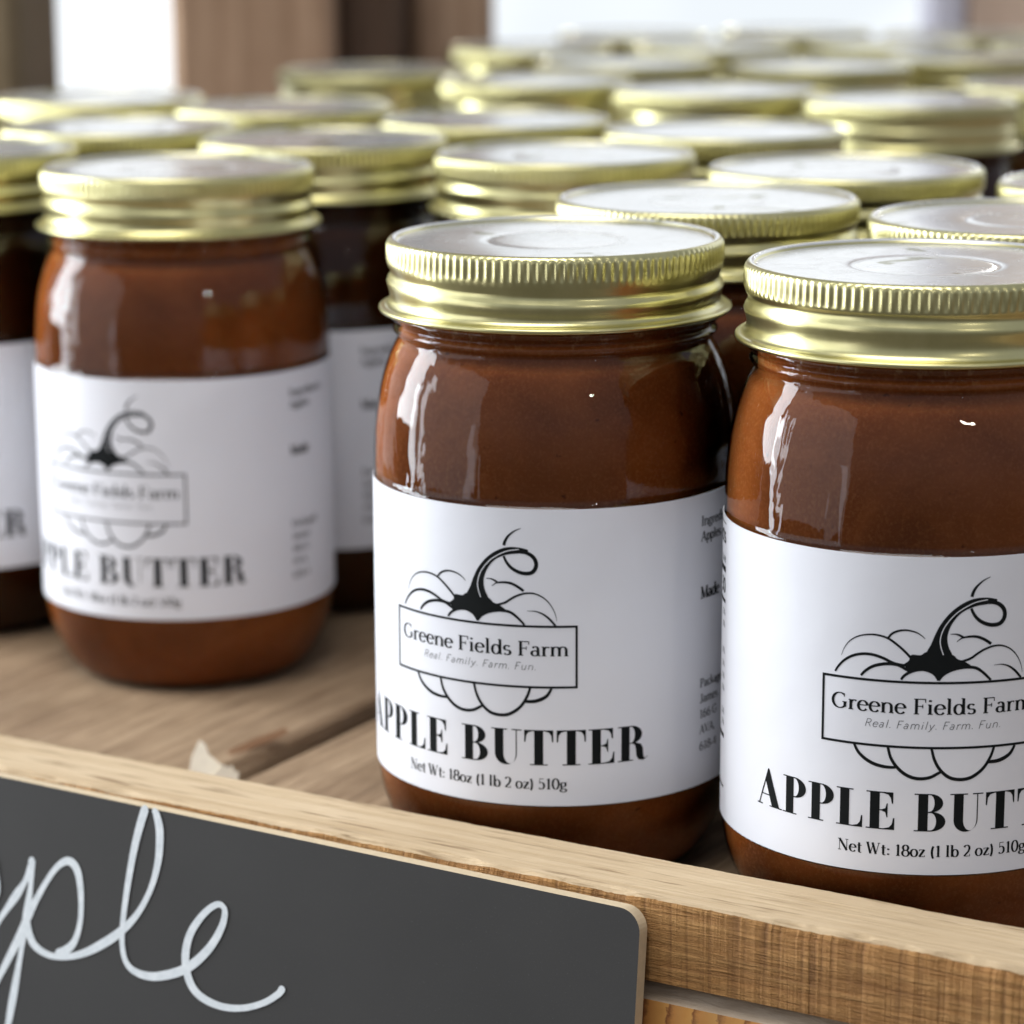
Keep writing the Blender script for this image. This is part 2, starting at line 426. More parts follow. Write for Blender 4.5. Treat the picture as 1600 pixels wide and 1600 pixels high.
class Print:
    def __init__(s): s.V = []; s.F = []; s.mi = []
    def strip(s, L, R, mi=0):
        L2 = [L[0]]; R2 = [R[0]]                 # no piece longer than a millimetre, so that it can follow the curve
        for k in range(1, len(L)):
            q = max(1, math.ceil(max(math.dist(L[k - 1], L[k]), math.dist(R[k - 1], R[k])) / .9))
            for i in range(1, q + 1):
                u = i / q
                L2.append(tuple(a + (b_ - a) * u for a, b_ in zip(L[k - 1], L[k]))); R2.append(tuple(a + (b_ - a) * u for a, b_ in zip(R[k - 1], R[k])))
        L, R = L2, R2
        b = len(s.V)
        m = max(1, math.ceil(max(math.dist(a, c) for a, c in zip(L, R)) / 1.2))
        for a, c in zip(L, R):
            s.V += [tuple(p + (q - p) * i / m for p, q in zip(a, c)) for i in range(m + 1)]
        for k in range(len(L) - 1):
            for i in range(m):
                j = b + k * (m + 1) + i
                s.F.append((j, j + 1, j + m + 2, j + m + 1)); s.mi.append(mi)
    def stroke(s, pts, wf, mi=0):
        """pts in mm; wf(k, u, dx, dy) -> full width in mm"""
        L = []; R = []; n = len(pts)
        for k in range(n):
            a = pts[max(0, k - 1)]; c = pts[min(n - 1, k + 1)]
            dx, dy = c[0] - a[0], c[1] - a[1]; q = math.hypot(dx, dy) or 1; dx /= q; dy /= q
            w = wf(k / (n - 1), dx, dy) / 2
            L.append((pts[k][0] - dy * w, pts[k][1] + dx * w)); R.append((pts[k][0] + dy * w, pts[k][1] - dx * w))
        s.strip(L, R, mi)
    def ribbon(s, pts, wf):
        n = len(pts); b = len(s.V)
        for k in range(n):
            a = pts[max(0, k - 1)]; c = pts[min(n - 1, k + 1)]
            dx, dy = c[0] - a[0], c[1] - a[1]; q = math.hypot(dx, dy) or 1; dx /= q; dy /= q
            w = wf(k / (n - 1), dx, dy) / 2
            s.V += [(pts[k][0] - dy * w, pts[k][1] + dx * w), (pts[k][0] + dy * w, pts[k][1] - dx * w)]
        s.F += [(b + 2 * k, b + 2 * k + 1, b + 2 * k + 3, b + 2 * k + 2) for k in range(n - 1)]
    def rect(s, x0, y0, x1, y1, mi=0):
        k = max(1, int(abs(x1 - x0) / 1.2))
        xs = [x0 + (x1 - x0) * i / k for i in range(k + 1)]
        s.strip([(x, y1) for x in xs], [(x, y0) for x in xs], mi)

def smooth(pts, sub=4):
    """Catmull-Rom"""
    o = []
    n = len(pts)
    for i in range(n - 1):
        p0 = pts[max(0, i - 1)]; p1 = pts[i]; p2 = pts[i + 1]; p3 = pts[min(n - 1, i + 2)]
        for k in range(sub):
            t = k / sub
            o.append(tuple(.5 * (2 * b + (c - a) * t + (2 * a - 5 * b + 4 * c - d) * t * t + (3 * b - a - 3 * c + d) * t ** 3) for a, b, c, d in zip(p0, p1, p2, p3)))
    o.append(pts[-1])
    return o

# --- display capitals: lists of ('r',x0,y0,x1,y1) or ('s',left pts,right pts)
h_ = .030
def lune(cx, cy, rx, ry, ix, iy, a0=90, a1=-90, cxi=None):
    return ('s', arc(cx, cy, rx, ry, a0, a1, 18), arc(cx if cxi is None else cxi, cy, ix, iy, a0, a1, 18))
def stem(x0=.10, x1=.35, y0=0, y1=1, bl=(0, .46), tl=(0, .46)):
    o = [('r', x0, y0, x1, y1)]
    if bl: o.append(('r', bl[0], 0, bl[1], h_))
    if tl: o.append(('r', tl[0], 1 - h_, tl[1], 1))
    return o
def beak(x, y, sx, sy, w=.26, h=.32):      # a tapering wedge at the end of a hairline
    l = [(x - sx * w, y), (x - sx * w * .5, y), (x - sx * w * .22, y), (x, y)]
    r = [(x - sx * w, y + sy * h_), (x - sx * w * .5, y + sy * .065), (x - sx * w * .24, y + sy * .15), (x - sx * .035, y + sy * h)]
    return [('s', l, r), ('s', [(x, y), (x, y)], [(x - sx * .035, y + sy * h), (x, y + sy * h)])]
DISP = {
    'A': (.93, [('s', [(.055, 0), (.415, 1.02)], [(.095, 0), (.46, 1.02)]),
                ('s', [(.415, 1.02), (.319, .70), (.585, 0)], [(.46, 1.02), (.56, .765), (.86, 0)]),
                ('r', .17, .285, .50, .315), ('r', 0, 0, .22, h_), ('r', .49, 0, .95, h_)]),
    'P': (.77, stem(tl=(0, .36)) + [('r', .34, 1 - h_, .39, 1), ('r', .34, .455, .39, .485), lune(.385, .7275, .36, .2725, .135, .243)]),
    'L': (.75, stem() + [('r', .34, 0, .50, h_)] + beak(.71, 0, 1, 1)),
    'E': (.79, stem(tl=(0, .5), bl=(0, .5)) + beak(.70, 1, 1, -1, .26, .30) + beak(.74, 0, 1, 1, .28, .32) +
          [('r', .34, .50, .50, .53), ('s', [(.40, .53), (.50, .57), (.535, .70), (.56, .70)], [(.40, .50), (.50, .46), (.535, .33), (.56, .33)])]),
    'B': (.86, stem(tl=(0, .36), bl=(0, .36)) + [('r', .34, 1 - h_, .42, 1), ('r', .34, .495, .44, .525), ('r', .34, 0, .44, h_),
          lune(.40, .7525, .335, .2475, .115, .2175), lune(.42, .2625, .385, .2625, .145, .2325)]),
    'U': (.87, [('r', .10, .30, .35, 1), ('r', 0, 1 - h_, .46, 1), ('r', .705, .30, .735, 1), ('r', .59, 1 - h_, .87, 1),
                ('s', arc(.4175, .30, .3175, .32, 180, 360, 22), arc(.5275, .30, .1775, .285, 180, 360, 22))]),
    'T': (.85, [('r', .30, 0, .55, 1), ('r', .18, 0, .67, h_), ('r', .25, 1 - h_, .6, 1)] + beak(.02, 1, -1, -1, .24, .34) + beak(.83, 1, 1, -1, .24, .34)),
    'R': (.92, stem(tl=(0, .36)) + [('r', .34, 1 - h_, .39, 1), ('r', .34, .485, .44, .515), lune(.39, .7425, .345, .2575, .12, .2275),
          ('s', [(.40, .515), (.55, .505), (.70, .45), (.765, .33), (.775, .14), (.80, .05), (.85, .035), (.90, .085)],
                [(.40, .485), (.47, .475), (.52, .42), (.545, .30), (.56, .12), (.63, .01), (.78, -.02), (.925, .07)])]),
}
# --- text face: base skeletons and serifs; 't' thin, 'k' thick, '' contrast by direction
XH = .64
def V_(x, y0, y1): return ('', [(x, y0), (x, (y0 + y1) / 2), (x, y1)])
def H_(x0, x1, y): return ('', [(x0, y), ((x0 + x1) / 2, y), (x1, y)])
def E_(cx, cy, rx, ry): return ('', arc(cx, cy, rx, ry, 90, 450, 26))
def A_(*a): return ('', arc(*a))
def sf(*xs): return [H_(a, b, y) for a, b, y in xs]
TXT = {
 'G': (.90, [A_(.45, .5, .38, .5, 52, 318), V_(.74, .10, .42)], sf((.60, .84, .42)) + [('t', [(.70, .98), (.70, .76)])]),
 'F': (.70, [V_(.18, 0, 1), H_(.18, .64, .985), H_(.18, .5, .52)], sf((.05, .32, .015), (.05, .2, .985)) + [('t', [(.64, 1), (.64, .76)]), ('t', [(.5, .64), (.5, .40)])]),
 'N': (.90, [('t', [(.14, 0), (.14, 1)]), ('k', [(.14, 1), (.74, 0)]), ('t', [(.74, 0), (.74, 1)])], sf((.02, .26, .015), (.0, .14, .985), (.62, .86, .985))),
 'W': (1.12, [('k', [(.10, 1), (.34, 0)]), ('t', [(.34, 0), (.56, .95)]), ('k', [(.50, 1), (.76, 0)]), ('t', [(.76, 0), (1.0, 1)])], sf((0, .24, .985), (.9, 1.1, .985))),
 'I': (.40, [V_(.2, 0, 1)], sf((.06, .34, .015), (.06, .34, .985))),
 'A': (.84, [('t', [(.08, 0), (.42, 1)]), ('k', [(.40, 1), (.74, 0)]), H_(.2, .6, .34)], sf((-.02, .2, .015), (.6, .86, .015))),
 'M': (1.02, [('t', [(.14, 0), (.14, 1)]), ('k', [(.14, 1), (.5, .02)]), ('t', [(.5, .02), (.85, 1)]), V_(.87, 0, 1)], sf((.02, .26, .015), (.73, 1.0, .015), (.02, .16, .985), (.85, 1, .985))),
 'P': (.72, [V_(.18, 0, 1), H_(.18, .38, .985), H_(.18, .38, .48), A_(.38, .735, .25, .25, 90, -90)], sf((.05, .32, .015), (.05, .2, .985))),
 'J': (.50, [V_(.34, .18, 1), A_(.2, .18, .14, .2, 0, -150)], sf((.2, .48, .985))),
 'V': (.82, [('k', [(.1, 1), (.42, 0)]), ('t', [(.42, 0), (.74, 1)])], sf((0, .24, .985), (.64, .84, .985))),
 'R': (.8, [V_(.18, 0, 1), H_(.18, .4, .985), H_(.18, .4, .5), A_(.4, .745, .22, .24, 90, -90), ('k', [(.4, .5), (.7, 0)])], sf((.05, .32, .015), (.05, .2, .985))),
 'r': (.46, [V_(.14, 0, XH), A_(.33, .36, .19, .27, 165, 55)], sf((.02, .28, .015), (.02, .14, XH - .015))),
 'e': (.60, [H_(.08, .52, .36), A_(.31, .32, .24, .33, 5, 322)], []),
 'n': (.70, [V_(.14, 0, XH), A_(.35, .40, .21, .245, 175, 0), V_(.56, 0, .40)], sf((.02, .26, .015), (.02, .14, XH - .015), (.44, .68, .015))),
 'i': (.34, [V_(.16, 0, XH), V_(.16, .82, .94)], sf((.04, .30, .015), (.04, .16, XH - .015))),
 'l': (.34, [V_(.16, 0, 1.04)], sf((.04, .30, .015), (.04, .16, 1.025))),
 'd': (.68, [E_(.30, .32, .22, .33), V_(.54, 0, 1.04)], sf((.42, .54, 1.025), (.54, .66, .015))),
 'b': (.66, [V_(.14, 0, 1.04), E_(.38, .32, .22, .33)], sf((.02, .14, 1.025))),
 'p': (.66, [V_(.14, -.32, XH), E_(.38, .32, .22, .33)], sf((.02, .26, -.31), (.02, .14, XH - .015))),
 's': (.50, [('', arc(.25, .475, .16, .165, 30, 250) + arc(.25, .165, .18, .165, 70, -150))], []),
 'a': (.60, [V_(.44, .04, .44), A_(.28, .44, .16, .21, 0, 150), E_(.26, .18, .18, .18)], sf((.44, .58, .015))),
 'm': (1.04, [V_(.14, 0, XH), A_(.33, .40, .19, .245, 175, 0), V_(.52, 0, .40), A_(.71, .40, .19, .245, 175, 0), V_(.90, 0, .40)], sf((.02, .26, .015), (.02, .14, XH - .015), (.42, .62, .015), (.78, 1.02, .015))),
 't': (.42, [V_(.20, .10, .86), H_(.04, .40, XH - .02), A_(.32, .10, .12, .11, 180, 300)], []),
 'o': (.62, [E_(.31, .32, .24, .33)], []),
 'z': (.54, [H_(.08, .46, XH - .02), ('k', [(.45, XH), (.08, 0)]), H_(.07, .48, .015)], [('t', [(.08, XH), (.08, .5)]), ('t', [(.48, 0), (.48, .14)])]),
 'g': (.60, [E_(.28, .43, .19, .2), E_(.29, -.12, .24, .15), ('', [(.16, .27), (.1, .16), (.16, .07), (.30, .03)]), A_(.52, .52, .10, .1, 170, 60)], []),
 'k': (.66, [V_(.14, 0, 1.04), ('t', [(.14, .28), (.52, .62)]), ('k', [(.28, .4), (.58, 0)])], sf((.02, .26, .015), (.02, .14, 1.025))),
 'c': (.54, [A_(.30, .32, .23, .33, 45, 318)], []),
 'u': (.70, [V_(.14, .24, XH), A_(.34, .24, .2, .25, 180, 360), V_(.54, 0, XH)], []),
 'y': (.62, [('k', [(.08, XH), (.3, 0)]), ('', [(.54, XH), (.3, 0), (.2, -.25), (.06, -.28)])], []),
 '1': (.50, [V_(.27, 0, 1)], sf((.12, .42, .015)) + [('t', [(.27, 1), (.12, .86)])]),
 '8': (.64, [E_(.32, .75, .20, .24), E_(.32, .26, .25, .27)], []),
 '2': (.62, [('', arc(.30, .72, .21, .27, 160, -20) + [(.42, .42), (.10, .03)]), H_(.08, .54, .02)], [('t', [(.54, 0), (.54, .18)])]),
 '5': (.60, [H_(.14, .48, .98), ('t', [(.14, 1), (.14, .52)]), A_(.27, .32, .24, .32, 125, -140)], []),
 '0': (.66, [E_(.33, .5, .25, .5)], []),
 '6': (.62, [E_(.32, .30, .23, .3), ('', [(.09, .3), (.11, .6), (.25, .88), (.46, 1)])], []),
 '3': (.60, [A_(.28, .76, .19, .24, 150, -90), A_(.28, .27, .22, .27, 90, -150)], []),
 '4': (.64, [V_(.42, 0, 1), ('t', [(.42, 1), (.05, .3)]), H_(.05, .58, .3)], []),
 '%': (.8, [E_(.2, .75, .13, .24), E_(.6, .25, .13, .24), ('t', [(.62, 1), (.18, 0)])], []),
 '(': (.36, [A_(.42, .40, .26, .66, 125, 235)], []),
 ')': (.36, [A_(-.06, .40, .26, .66, 55, -55)], []),
 ':': (.30, [V_(.15, .02, .14), V_(.15, .46, .58)], []),
 '.': (.28, [V_(.13, .0, .11)], []), ',': (.28, [('', [(.14, .1), (.14, .0), (.07, -.14)])], []),
 '-': (.38, [('k', [(.06, .33), (.32, .33)])], []), ' ': (.30, [], []), }

def width_txt(s, font, sp): return sum(font[c][0] if c in font else .34 for c in s) + sp * (len(s) - 1)
def text(pr, s, x0, x1, y, cap, thick, thin, sp=.02, serif=True, shear=0, mi=0):
    W = width_txt(s, TXT, sp); kx = (x1 - x0) / W
    x = 0
    for ch in s:
        adv, base, ser = TXT[ch]
        for mode, pts in base + (ser if serif else []):
            q = [(x0 + (x + px + shear * py) * kx, y + py * cap) for px, py in pts]
            if mode == 't': wf = lambda u, dx, dy: thin * cap
            elif mode == 'k': wf = lambda u, dx, dy: thick * cap
            else: wf = lambda u, dx, dy: (thin + (thick - thin) * abs(dy) ** 1.4) * cap
            pr.stroke(q, wf, mi)
        x += adv + sp
def display(pr, s, x0, x1, y, cap, sp=.055):
    W = width_txt(s, DISP, sp); kx = (x1 - x0) / W; x = 0
    for ch in s:
        if ch == ' ': x += .34 + sp; continue
        adv, parts = DISP[ch]
        for p in parts:
            if p[0] == 'r':
                pr.rect(x0 + (x + p[1]) * kx, y + p[2] * cap, x0 + (x + p[3]) * kx, y + p[4] * cap)
            else:
                f = lambda P: [(x0 + (x + a) * kx, y + b * cap) for a, b in P]
                pr.strip(f(p[1]), f(p[2]))
        x += adv + sp

LOGO = {
'a1':[(-16.98,60.85),(-16.46,62.32),(-15.39,63.8),(-13.65,64.88),(-11.52,65.34),(-9.69,65.22),(-8.12,64.7),(-6.28,63.39),(-4.97,62.2),(-4.31,61.48)],
'a2':[(-8.38,65.0),(-7.63,65.85),(-6.36,66.41),(-4.95,66.53),(-3.41,66.19),(-2.37,65.56),(-1.85,65.03)],
'a3':[(-18.13,57.72),(-17.5,58.81),(-16.27,60.14),(-14.64,61.14),(-12.77,61.62),(-10.91,61.58),(-9.06,61.06),(-7.49,60.37),(-5.94,60.06),(-4.65,59.99)],
'a4':[(-13.21,57.53),(-12.43,58.47),(-11.12,59.41),(-9.56,59.95),(-8.0,60.15),(-6.45,59.98),(-4.89,59.17),(-4.37,58.93)],
'a5':[(-5.92,57.32),(-5.37,58.08),(-4.37,58.79),(-3.1,59.25),(-1.82,59.34),(-0.53,58.9),(0.26,58.24),(0.75,57.36)],
'a6':[(0.75,57.36),(1.54,58.38),(2.81,59.17),(4.36,59.63),(5.93,59.77),(7.54,59.52),(8.92,58.56),(10.33,57.15)],
'a7':[(4.85,60.85),(6.41,61.36),(7.71,62.24),(9.04,62.97),(10.67,63.46),(12.34,63.41),(14.09,62.59),(15.47,61.11),(16.29,59.41),(16.58,58.02)],
'a8':[(10.84,59.91),(12.47,59.91),(13.92,59.38),(15.13,58.45),(16.32,57.11)],
'a9':[(2.61,65.94),(3.65,65.93),(4.44,65.64),(5.02,65.28)],
'a10':[(3.82,64.51),(4.46,65.03),(5.02,65.28),(6.28,65.43),(7.61,65.32),(8.98,64.71),(10.18,63.89)],
't1':[(9.67,76.29),(8.34,75.65),(7.18,74.64),(6.55,73.61),(6.31,72.74)],
't2':[(6.25,70.62),(6.81,69.48),(7.78,68.38),(9.15,67.64),(10.53,67.37),(11.77,67.6),(12.5,68.48),(12.59,69.67),(11.93,70.79),(10.66,71.5),(9.29,71.62)],
'b1':[(-14.27,44.75),(-13.42,43.16),(-12.04,41.95),(-10.43,41.16),(-8.84,40.82),(-7.53,40.74),(-6.36,40.82)],
'b2':[(-8.01,44.72),(-7.44,42.65),(-6.36,40.96),(-4.91,39.68),(-3.34,38.99),(-1.78,38.85),(-0.24,39.15),(1.03,39.85),(1.6,40.17)],
'b3':[(-0.13,44.53),(0.44,42.43),(1.53,40.53),(3.14,39.15),(5.0,38.7),(6.86,38.89),(8.45,39.76),(9.78,41.04),(10.83,42.87),(11.39,44.52)],
'b4':[(10.31,41.76),(11.99,41.81),(13.41,42.22),(14.69,43.04),(15.54,44.45)]}
SO = [(11.05,72.1),(9.26,72.48),(7.12,72.45),(5.29,71.87),(3.5,70.77),(2.0,69.33),(0.76,67.6),(-0.08,65.86),(-0.8,63.99),(-1.45,62.7),(-1.6,61.2)]
SI = [(11.07,71.59),(9.3,71.28),(7.43,71.05),(5.6,70.46),(4.06,69.43),(2.82,67.72),(2.22,66.13),(2.13,64.8),(2.43,63.46),(3.05,62.2),(3.4,61.0)]
WH = [(9.27,72.1),(7.14,71.73),(5.32,70.92),(3.54,69.71),(2.04,68.0),(1.18,66.4),(0.84,64.8),(1.01,63.47),(1.49,62.08)]
BT = [(-5.43,60.30),(-4.63,60.93),(-4.44,61.74),(-3.94,62.08),(-2.53,62.02),(-1.53,62.64),(0.6,62.5),(3.11,62.12),(4.05,61.3),(5.1,60.95),(6.45,60.15)]
BB = [(-5.43,60.20),(-4.89,59.17),(-4.37,58.74),(-3.1,59.19),(-1.82,59.28),(-0.53,58.85),(0.75,57.3),(1.9,58.6),(2.9,59.16),(4.36,59.58),(6.45,59.75)]

def make_print():
    pr = Print()
    taper = {'a1': (0.15, 1), 'a2': (.9, .2), 'a7': (1, .15), 'a8': (.15, 1), 'a9': (.2, .9), 'a10': (.25, 1.2), 't1': (.2, 1.3), 't2': (1.1, 1.5), 'a3': (.8, 1), 'b4': (1.25, 1)}
    for k, pts in LOGO.items():
        a, b = taper.get(k, (1, 1)); s0 = .44 if k[0] != 'b' else .48
        pr.stroke(smooth(pts, 4), lambda u, dx, dy: s0 * (a + (b - a) * u) * (1.0 + .35 * math.sin(math.pi * u)))
    pr.strip(smooth(SO, 4), smooth(SI, 4))
    pr.strip(smooth(BT, 3), smooth(BB, 3))
    # the box of the name plate
    x0, x1, y0, y1, w = -20.65, 20.65, 44.45, 57.1, .46
    pr.rect(x0, y0, x1, y0 + w); pr.rect(x0, y1 - w, x1, y1); pr.rect(x0, y0, x0 + w, y1); pr.rect(x1 - w, y0, x1, y1)
    text(pr, 'Greene Fields Farm', -18.7, 18.9, 51.0, 2.85, .19, .062)
    text(pr, 'Real. Family. Farm. Fun.', -12.5, 12.6, 48.15, 1.45, .075, .07, sp=.05, serif=False, shear=.22, mi=1)
    display(pr, 'APPLE BUTTER', -35.9, 35.2, 28.85, 7.15)
    text(pr, 'Net Wt: 18oz (1 lb 2 oz) 510g', -16.9, 18.55, 24.0, 2.15, .19, .055)
    # ingredients column on the right of the label
    def ln(s, y, cap, wd, th=.2): text(pr, s, 49, 49 + wd, y, cap, th, .09)
    ln('Ingredients:', 73.7, 1.9, 14); ln('Apples', 70.6, 1.9, 7.5)
    ln('Made', 58.9, 2.4, 7, .25)
    ln('Packaged', 40.7, 1.7, 10); ln('James', 37.5, 1.7, 6.8); ln('166 G', 34.3, 1.7, 6.5); ln('AVA,', 31.1, 1.7, 5.6); ln('618-4', 27.6, 1.7, 6.4)
    # nutrition panel on the left of the label
    rx = -52.3
    def rt(s, y, cap, wd, th=.13): text(pr, s, rx - wd, rx, y, cap, th, th * .9, serif=False)
    pr.rect(-95, 78.6, rx, 78.8); rt('Facts', 75.0, 2.9, 9.5, .18); rt('size', 71.2, 1.5, 4); pr.rect(-95, 69.2, rx, 70.3)
    rt('30', 65.2, 2.7, 4.2, .17); pr.rect(-95, 63.2, rx, 63.9)
    for k, y in enumerate((60.8, 58.4, 53.2, 50.6, 48.2, 45.8, 41.2, 39.0)): rt('0%', y, 1.1, 2.6)
    pr.rect(-95, 36.4, rx, 37.3); pr.rect(-95, 26.5, rx, 26.9)
    return pr

RG, RLAB = 37.05, 37.22
def wrap(x, z, r): a = x / RLAB; return (r * math.sin(a), -r * math.cos(a), z)
def print_mesh():
    pr = make_print()
    V = [Vector(wrap(x, z, RLAB + .05)) * MM for x, z in pr.V]
    b = len(V); F = list(pr.F); mi = list(pr.mi)
    wpts = smooth(WH, 4)                         # the light line inside the stem
    pw = Print(); pw.stroke(wpts, lambda u, dx, dy: .16)
    V += [Vector(wrap(x, z, RLAB + .08)) * MM for x, z in pw.V]
    F += [tuple(i + b for i in f) for f in pw.F]; mi += [2] * len(pw.F)
    me = mesh('print', V, F, [M['ink'], M['greyink'], M['paper']], False, mi)
    return me

def label_mesh():
    s0, s1, z0, z1 = -103, 103, 20.5, 80.0
    n = 260; V = []; F = []
    for k in range(n + 1):
        s = s0 + (s1 - s0) * k / n
        for z, r in ((z0, RG - .02), (z0, RLAB), (z1, RLAB), (z1, RG - .02)): V.append(Vector(wrap(s, z, r)) * MM)
    for k in range(n):
        for q in range(3): F.append((k * 4 + q, (k + 1) * 4 + q, (k + 1) * 4 + q + 1, k * 4 + q + 1))
    me = mesh('label', V, F, [M['paper']], True); sharp(me, 30)
    return me

def lathe(name, prof, n, mats, mi=None, cap_top=False, cap_bot=False):
    V = []; F = []; m_ = []
    for r, z in prof:
        for k in range(n):
            a = 2 * math.pi * k / n; V.append(Vector((r * math.cos(a), r * math.sin(a), z)) * MM)
    for q in range(len(prof) - 1):
        for k in range(n):
            F.append((q * n + k, q * n + (k + 1) % n, (q + 1) * n + (k + 1) % n, (q + 1) * n + k)); m_.append(mi[q] if mi else 0)
    if cap_bot: F.append(tuple(reversed(range(n)))); m_.append(0)
    if cap_top: F.append(tuple((len(prof) - 1) * n + k for k in range(n))); m_.append(mi[-1] if mi else 0)
    return mesh(name, V, F, mats, True, m_)

GLASS = [(24, .5), (26, 0.05), (27.5, .35), (29.5, 1.6), (31.3, 3.6), (32.9, 6.2), (34.3, 9), (35.5, 12), (36.4, 15.5), (36.9, 18.8), (37.0, 21), (37.05, 25), (37.05, 75), (37.0, 80), (36.95, 85), (36.7, 89.5),
         (36.2, 94), (35.55, 97.5), (34.8, 100.5), (33.9, 103.2), (33.0, 105.4), (32.3, 106.8), (31.75, 107.9), (31.8, 108.6), (32.5, 109.2), (32.75, 109.8), (32.4, 110.4), (32.0, 110.9), (32.3, 111.5), (33.1, 112.0), (33.25, 112.8), (32.6, 113.5), (31.6, 114.2), (31.2, 116)]
def glass_mesh():
    prof = GLASS
    s = smooth(prof, 3)
    me = lathe('glass_body', s, 128, [M['glass']])
    return me
def contents_mesh(mat='butter'):
    prof = [(r - .5, max(z, 1.2)) for r, z in GLASS if z < 113 and r > 25]
    prof = [(prof[0][0] - 3, 1.0)] + prof
    # follow the glass loosely inside the thread grooves
    prof = [(min(r, 31.0), z) if z > 106.5 else (r, z) for r, z in prof]
    s = smooth(prof, 2)
    return lathe('contents', s, 96, [M[mat]], cap_top=True, cap_bot=True)

def lid_mesh():
    NK = 124; sub = 6; n = NK * sub
    # (r, z, knurl amplitude, thread wave weight, material of the band that starts here)
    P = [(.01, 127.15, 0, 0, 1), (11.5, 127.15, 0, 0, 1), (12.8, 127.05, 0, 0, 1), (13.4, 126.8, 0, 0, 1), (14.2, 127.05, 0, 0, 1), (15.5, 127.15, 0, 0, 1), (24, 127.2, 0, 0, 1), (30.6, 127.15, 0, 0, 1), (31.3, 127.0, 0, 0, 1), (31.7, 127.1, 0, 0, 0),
         (31.95, 127.6, 0, 0, 1), (32.3, 127.95, 0, 0, 1), (32.8, 128.0, 0, 0, 0), (33.25, 127.75, 0, 0, 0), (33.62, 127.2, .10, 0, 0), (33.75, 126.6, .37, 0, 0), (33.78, 125.0, .40, 0, 0), (33.78, 124.0, .36, 0, 0), (33.75, 123.3, .12, 0, 0), (33.72, 122.9, 0, 0, 0),
         (33.52, 122.1, 0, .6, 0), (33.15, 121.4, 0, 1, 0), (33.05, 120.9, 0, 1, 0), (33.2, 120.3, 0, 1, 0), (33.6, 119.7, 0, 1, 0), (33.85, 119.0, 0, 1, 0), (33.7, 118.2, 0, 1, 0), (33.45, 117.4, 0, 1, 0), (33.25, 116.7, 0, .8, 0), (33.25, 116.0, 0, .5, 0), (33.5, 115.3, 0, .2, 0), (34.0, 114.75, 0, 0, 0),
         (34.6, 114.5, 0, 0, 0), (35.1, 114.5, 0, 0, 0), (35.45, 114.25, 0, 0, 0), (35.5, 113.85, 0, 0, 0), (35.3, 113.5, 0, 0, 0), (34.8, 113.4, 0, 0, 0), (34.2, 113.5, 0, 0, 0), (33.4, 114.0, 0, 0, 0)]
    kn = [1, .55, -.5, -.95, -.85, .2]
    V = []; F = []; mi = []
    for r, z, a, w, _ in P:
        for k in range(n):
            an = 2 * math.pi * k / n
            rr = r + a * .55 * kn[k % sub] - a * .1
            zz = z + w * .85 * math.sin(an - .6)
            V.append((rr * math.cos(an) * MM, rr * math.sin(an) * MM, zz * MM))
    for q in range(len(P) - 1):
        for k in range(n):
            F.append((q * n + k, (q + 1) * n + k, (q + 1) * n + (k + 1) % n, q * n + (k + 1) % n)); mi.append(P[q][4])
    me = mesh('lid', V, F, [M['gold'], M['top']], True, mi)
    return me

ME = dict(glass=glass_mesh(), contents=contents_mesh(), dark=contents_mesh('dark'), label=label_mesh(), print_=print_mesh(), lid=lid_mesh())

def jar(x, y, rot, label, lidrot, dark=False):
    t = empty('apple_butter_jar', (x * MM, y * MM, 0), R_(rot))
    prop(t, label, 'jar', 'jars of apple butter on the shelf')
    g = link('glass_body', ME['glass'], t)
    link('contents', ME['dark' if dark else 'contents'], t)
    lb = link('label', ME['label'], t)
    link('print', ME['print_'], lb)
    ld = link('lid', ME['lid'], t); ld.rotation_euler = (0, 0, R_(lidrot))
    return t

JARS = [
 (8.9, 566.0, -26.1, 'sharp apple butter jar in the middle, whole pumpkin logo showing', 20),
 (77.5, 526.0, -3.0, 'nearest apple butter jar at the right edge, its label cut off by the picture edge', 130),
 (-83.0, 708.7, -25.5, 'blurred apple butter jar left of the middle, standing alone on the bare planks', 75),
 (-149.9, 759.1, -18.0, 'dark-filled jar cut off by the left edge, only the letters ER showing', 10),
 (-113.0, 825.2, 40, 'jar whose lid shows directly above the lid of the lone blurred jar on the left', 200),
 (-133.7, 931.8, -70, 'rearmost jar at left, its lid below the white gap between the posts', 290),
 (-51.3, 781.4, -58, 'dark-filled jar with plain grey label between the lone left jar and the sharp middle jar', 320),
 (-70.2, 890.9, 15, 'jar behind at left centre, its lid just under the broad brown post', 140),
 (-4.4, 840.6, 80, 'jar with a flat lid above the sharp middle jar, third lid back from it', 250),
 (-51.0, 1055.3, -50, 'small far jar with its lid in front of the brown posts', 60),
 (8.8, 998.0, -20, 'far jar with its lid just right of the brown posts', 100),
 (14.1, 737.3, 30, 'jar directly behind the sharp middle jar, lid with bright left edge', 33),
 (44.0, 633.0, -64, 'jar whose big lid rises between the two nearest jars, second row', 280),
 (109.2, 594.7, 20, 'jar right behind the nearest jar, lid cut by the right edge', 170),
 (82.4, 698.1, 5, 'jar with wide lid at right, behind the lid between the two nearest jars', 222),
 (60.2, 801.3, -35, 'jar right of centre in the fourth row, thin pale lid', 310),
 (67.8, 950.6, 12, 'far jar right of centre, lid with two stacked bright glints at its left end', 45),
 (127.0, 903.6, -15, 'far jar at right, its gold lid above a dark gap', 99),
 (147.6, 659.8, 0, 'jar at the right edge showing only the left end of its lid', 12),
 (186.6, 965.2, 60, 'far jar at the right edge, its lid in brown shade', 190),
]
FAR = [(43.3, 1088.2), (116.4, 1068.8), (179.8, 1110.0), (8.2, 1183.0), (83.7, 1185.9), (158.7, 1195.4), (55.1, 1272.2), (128.4, 1291.0), (197.6, 1260.3), (230.7, 1172.1)]
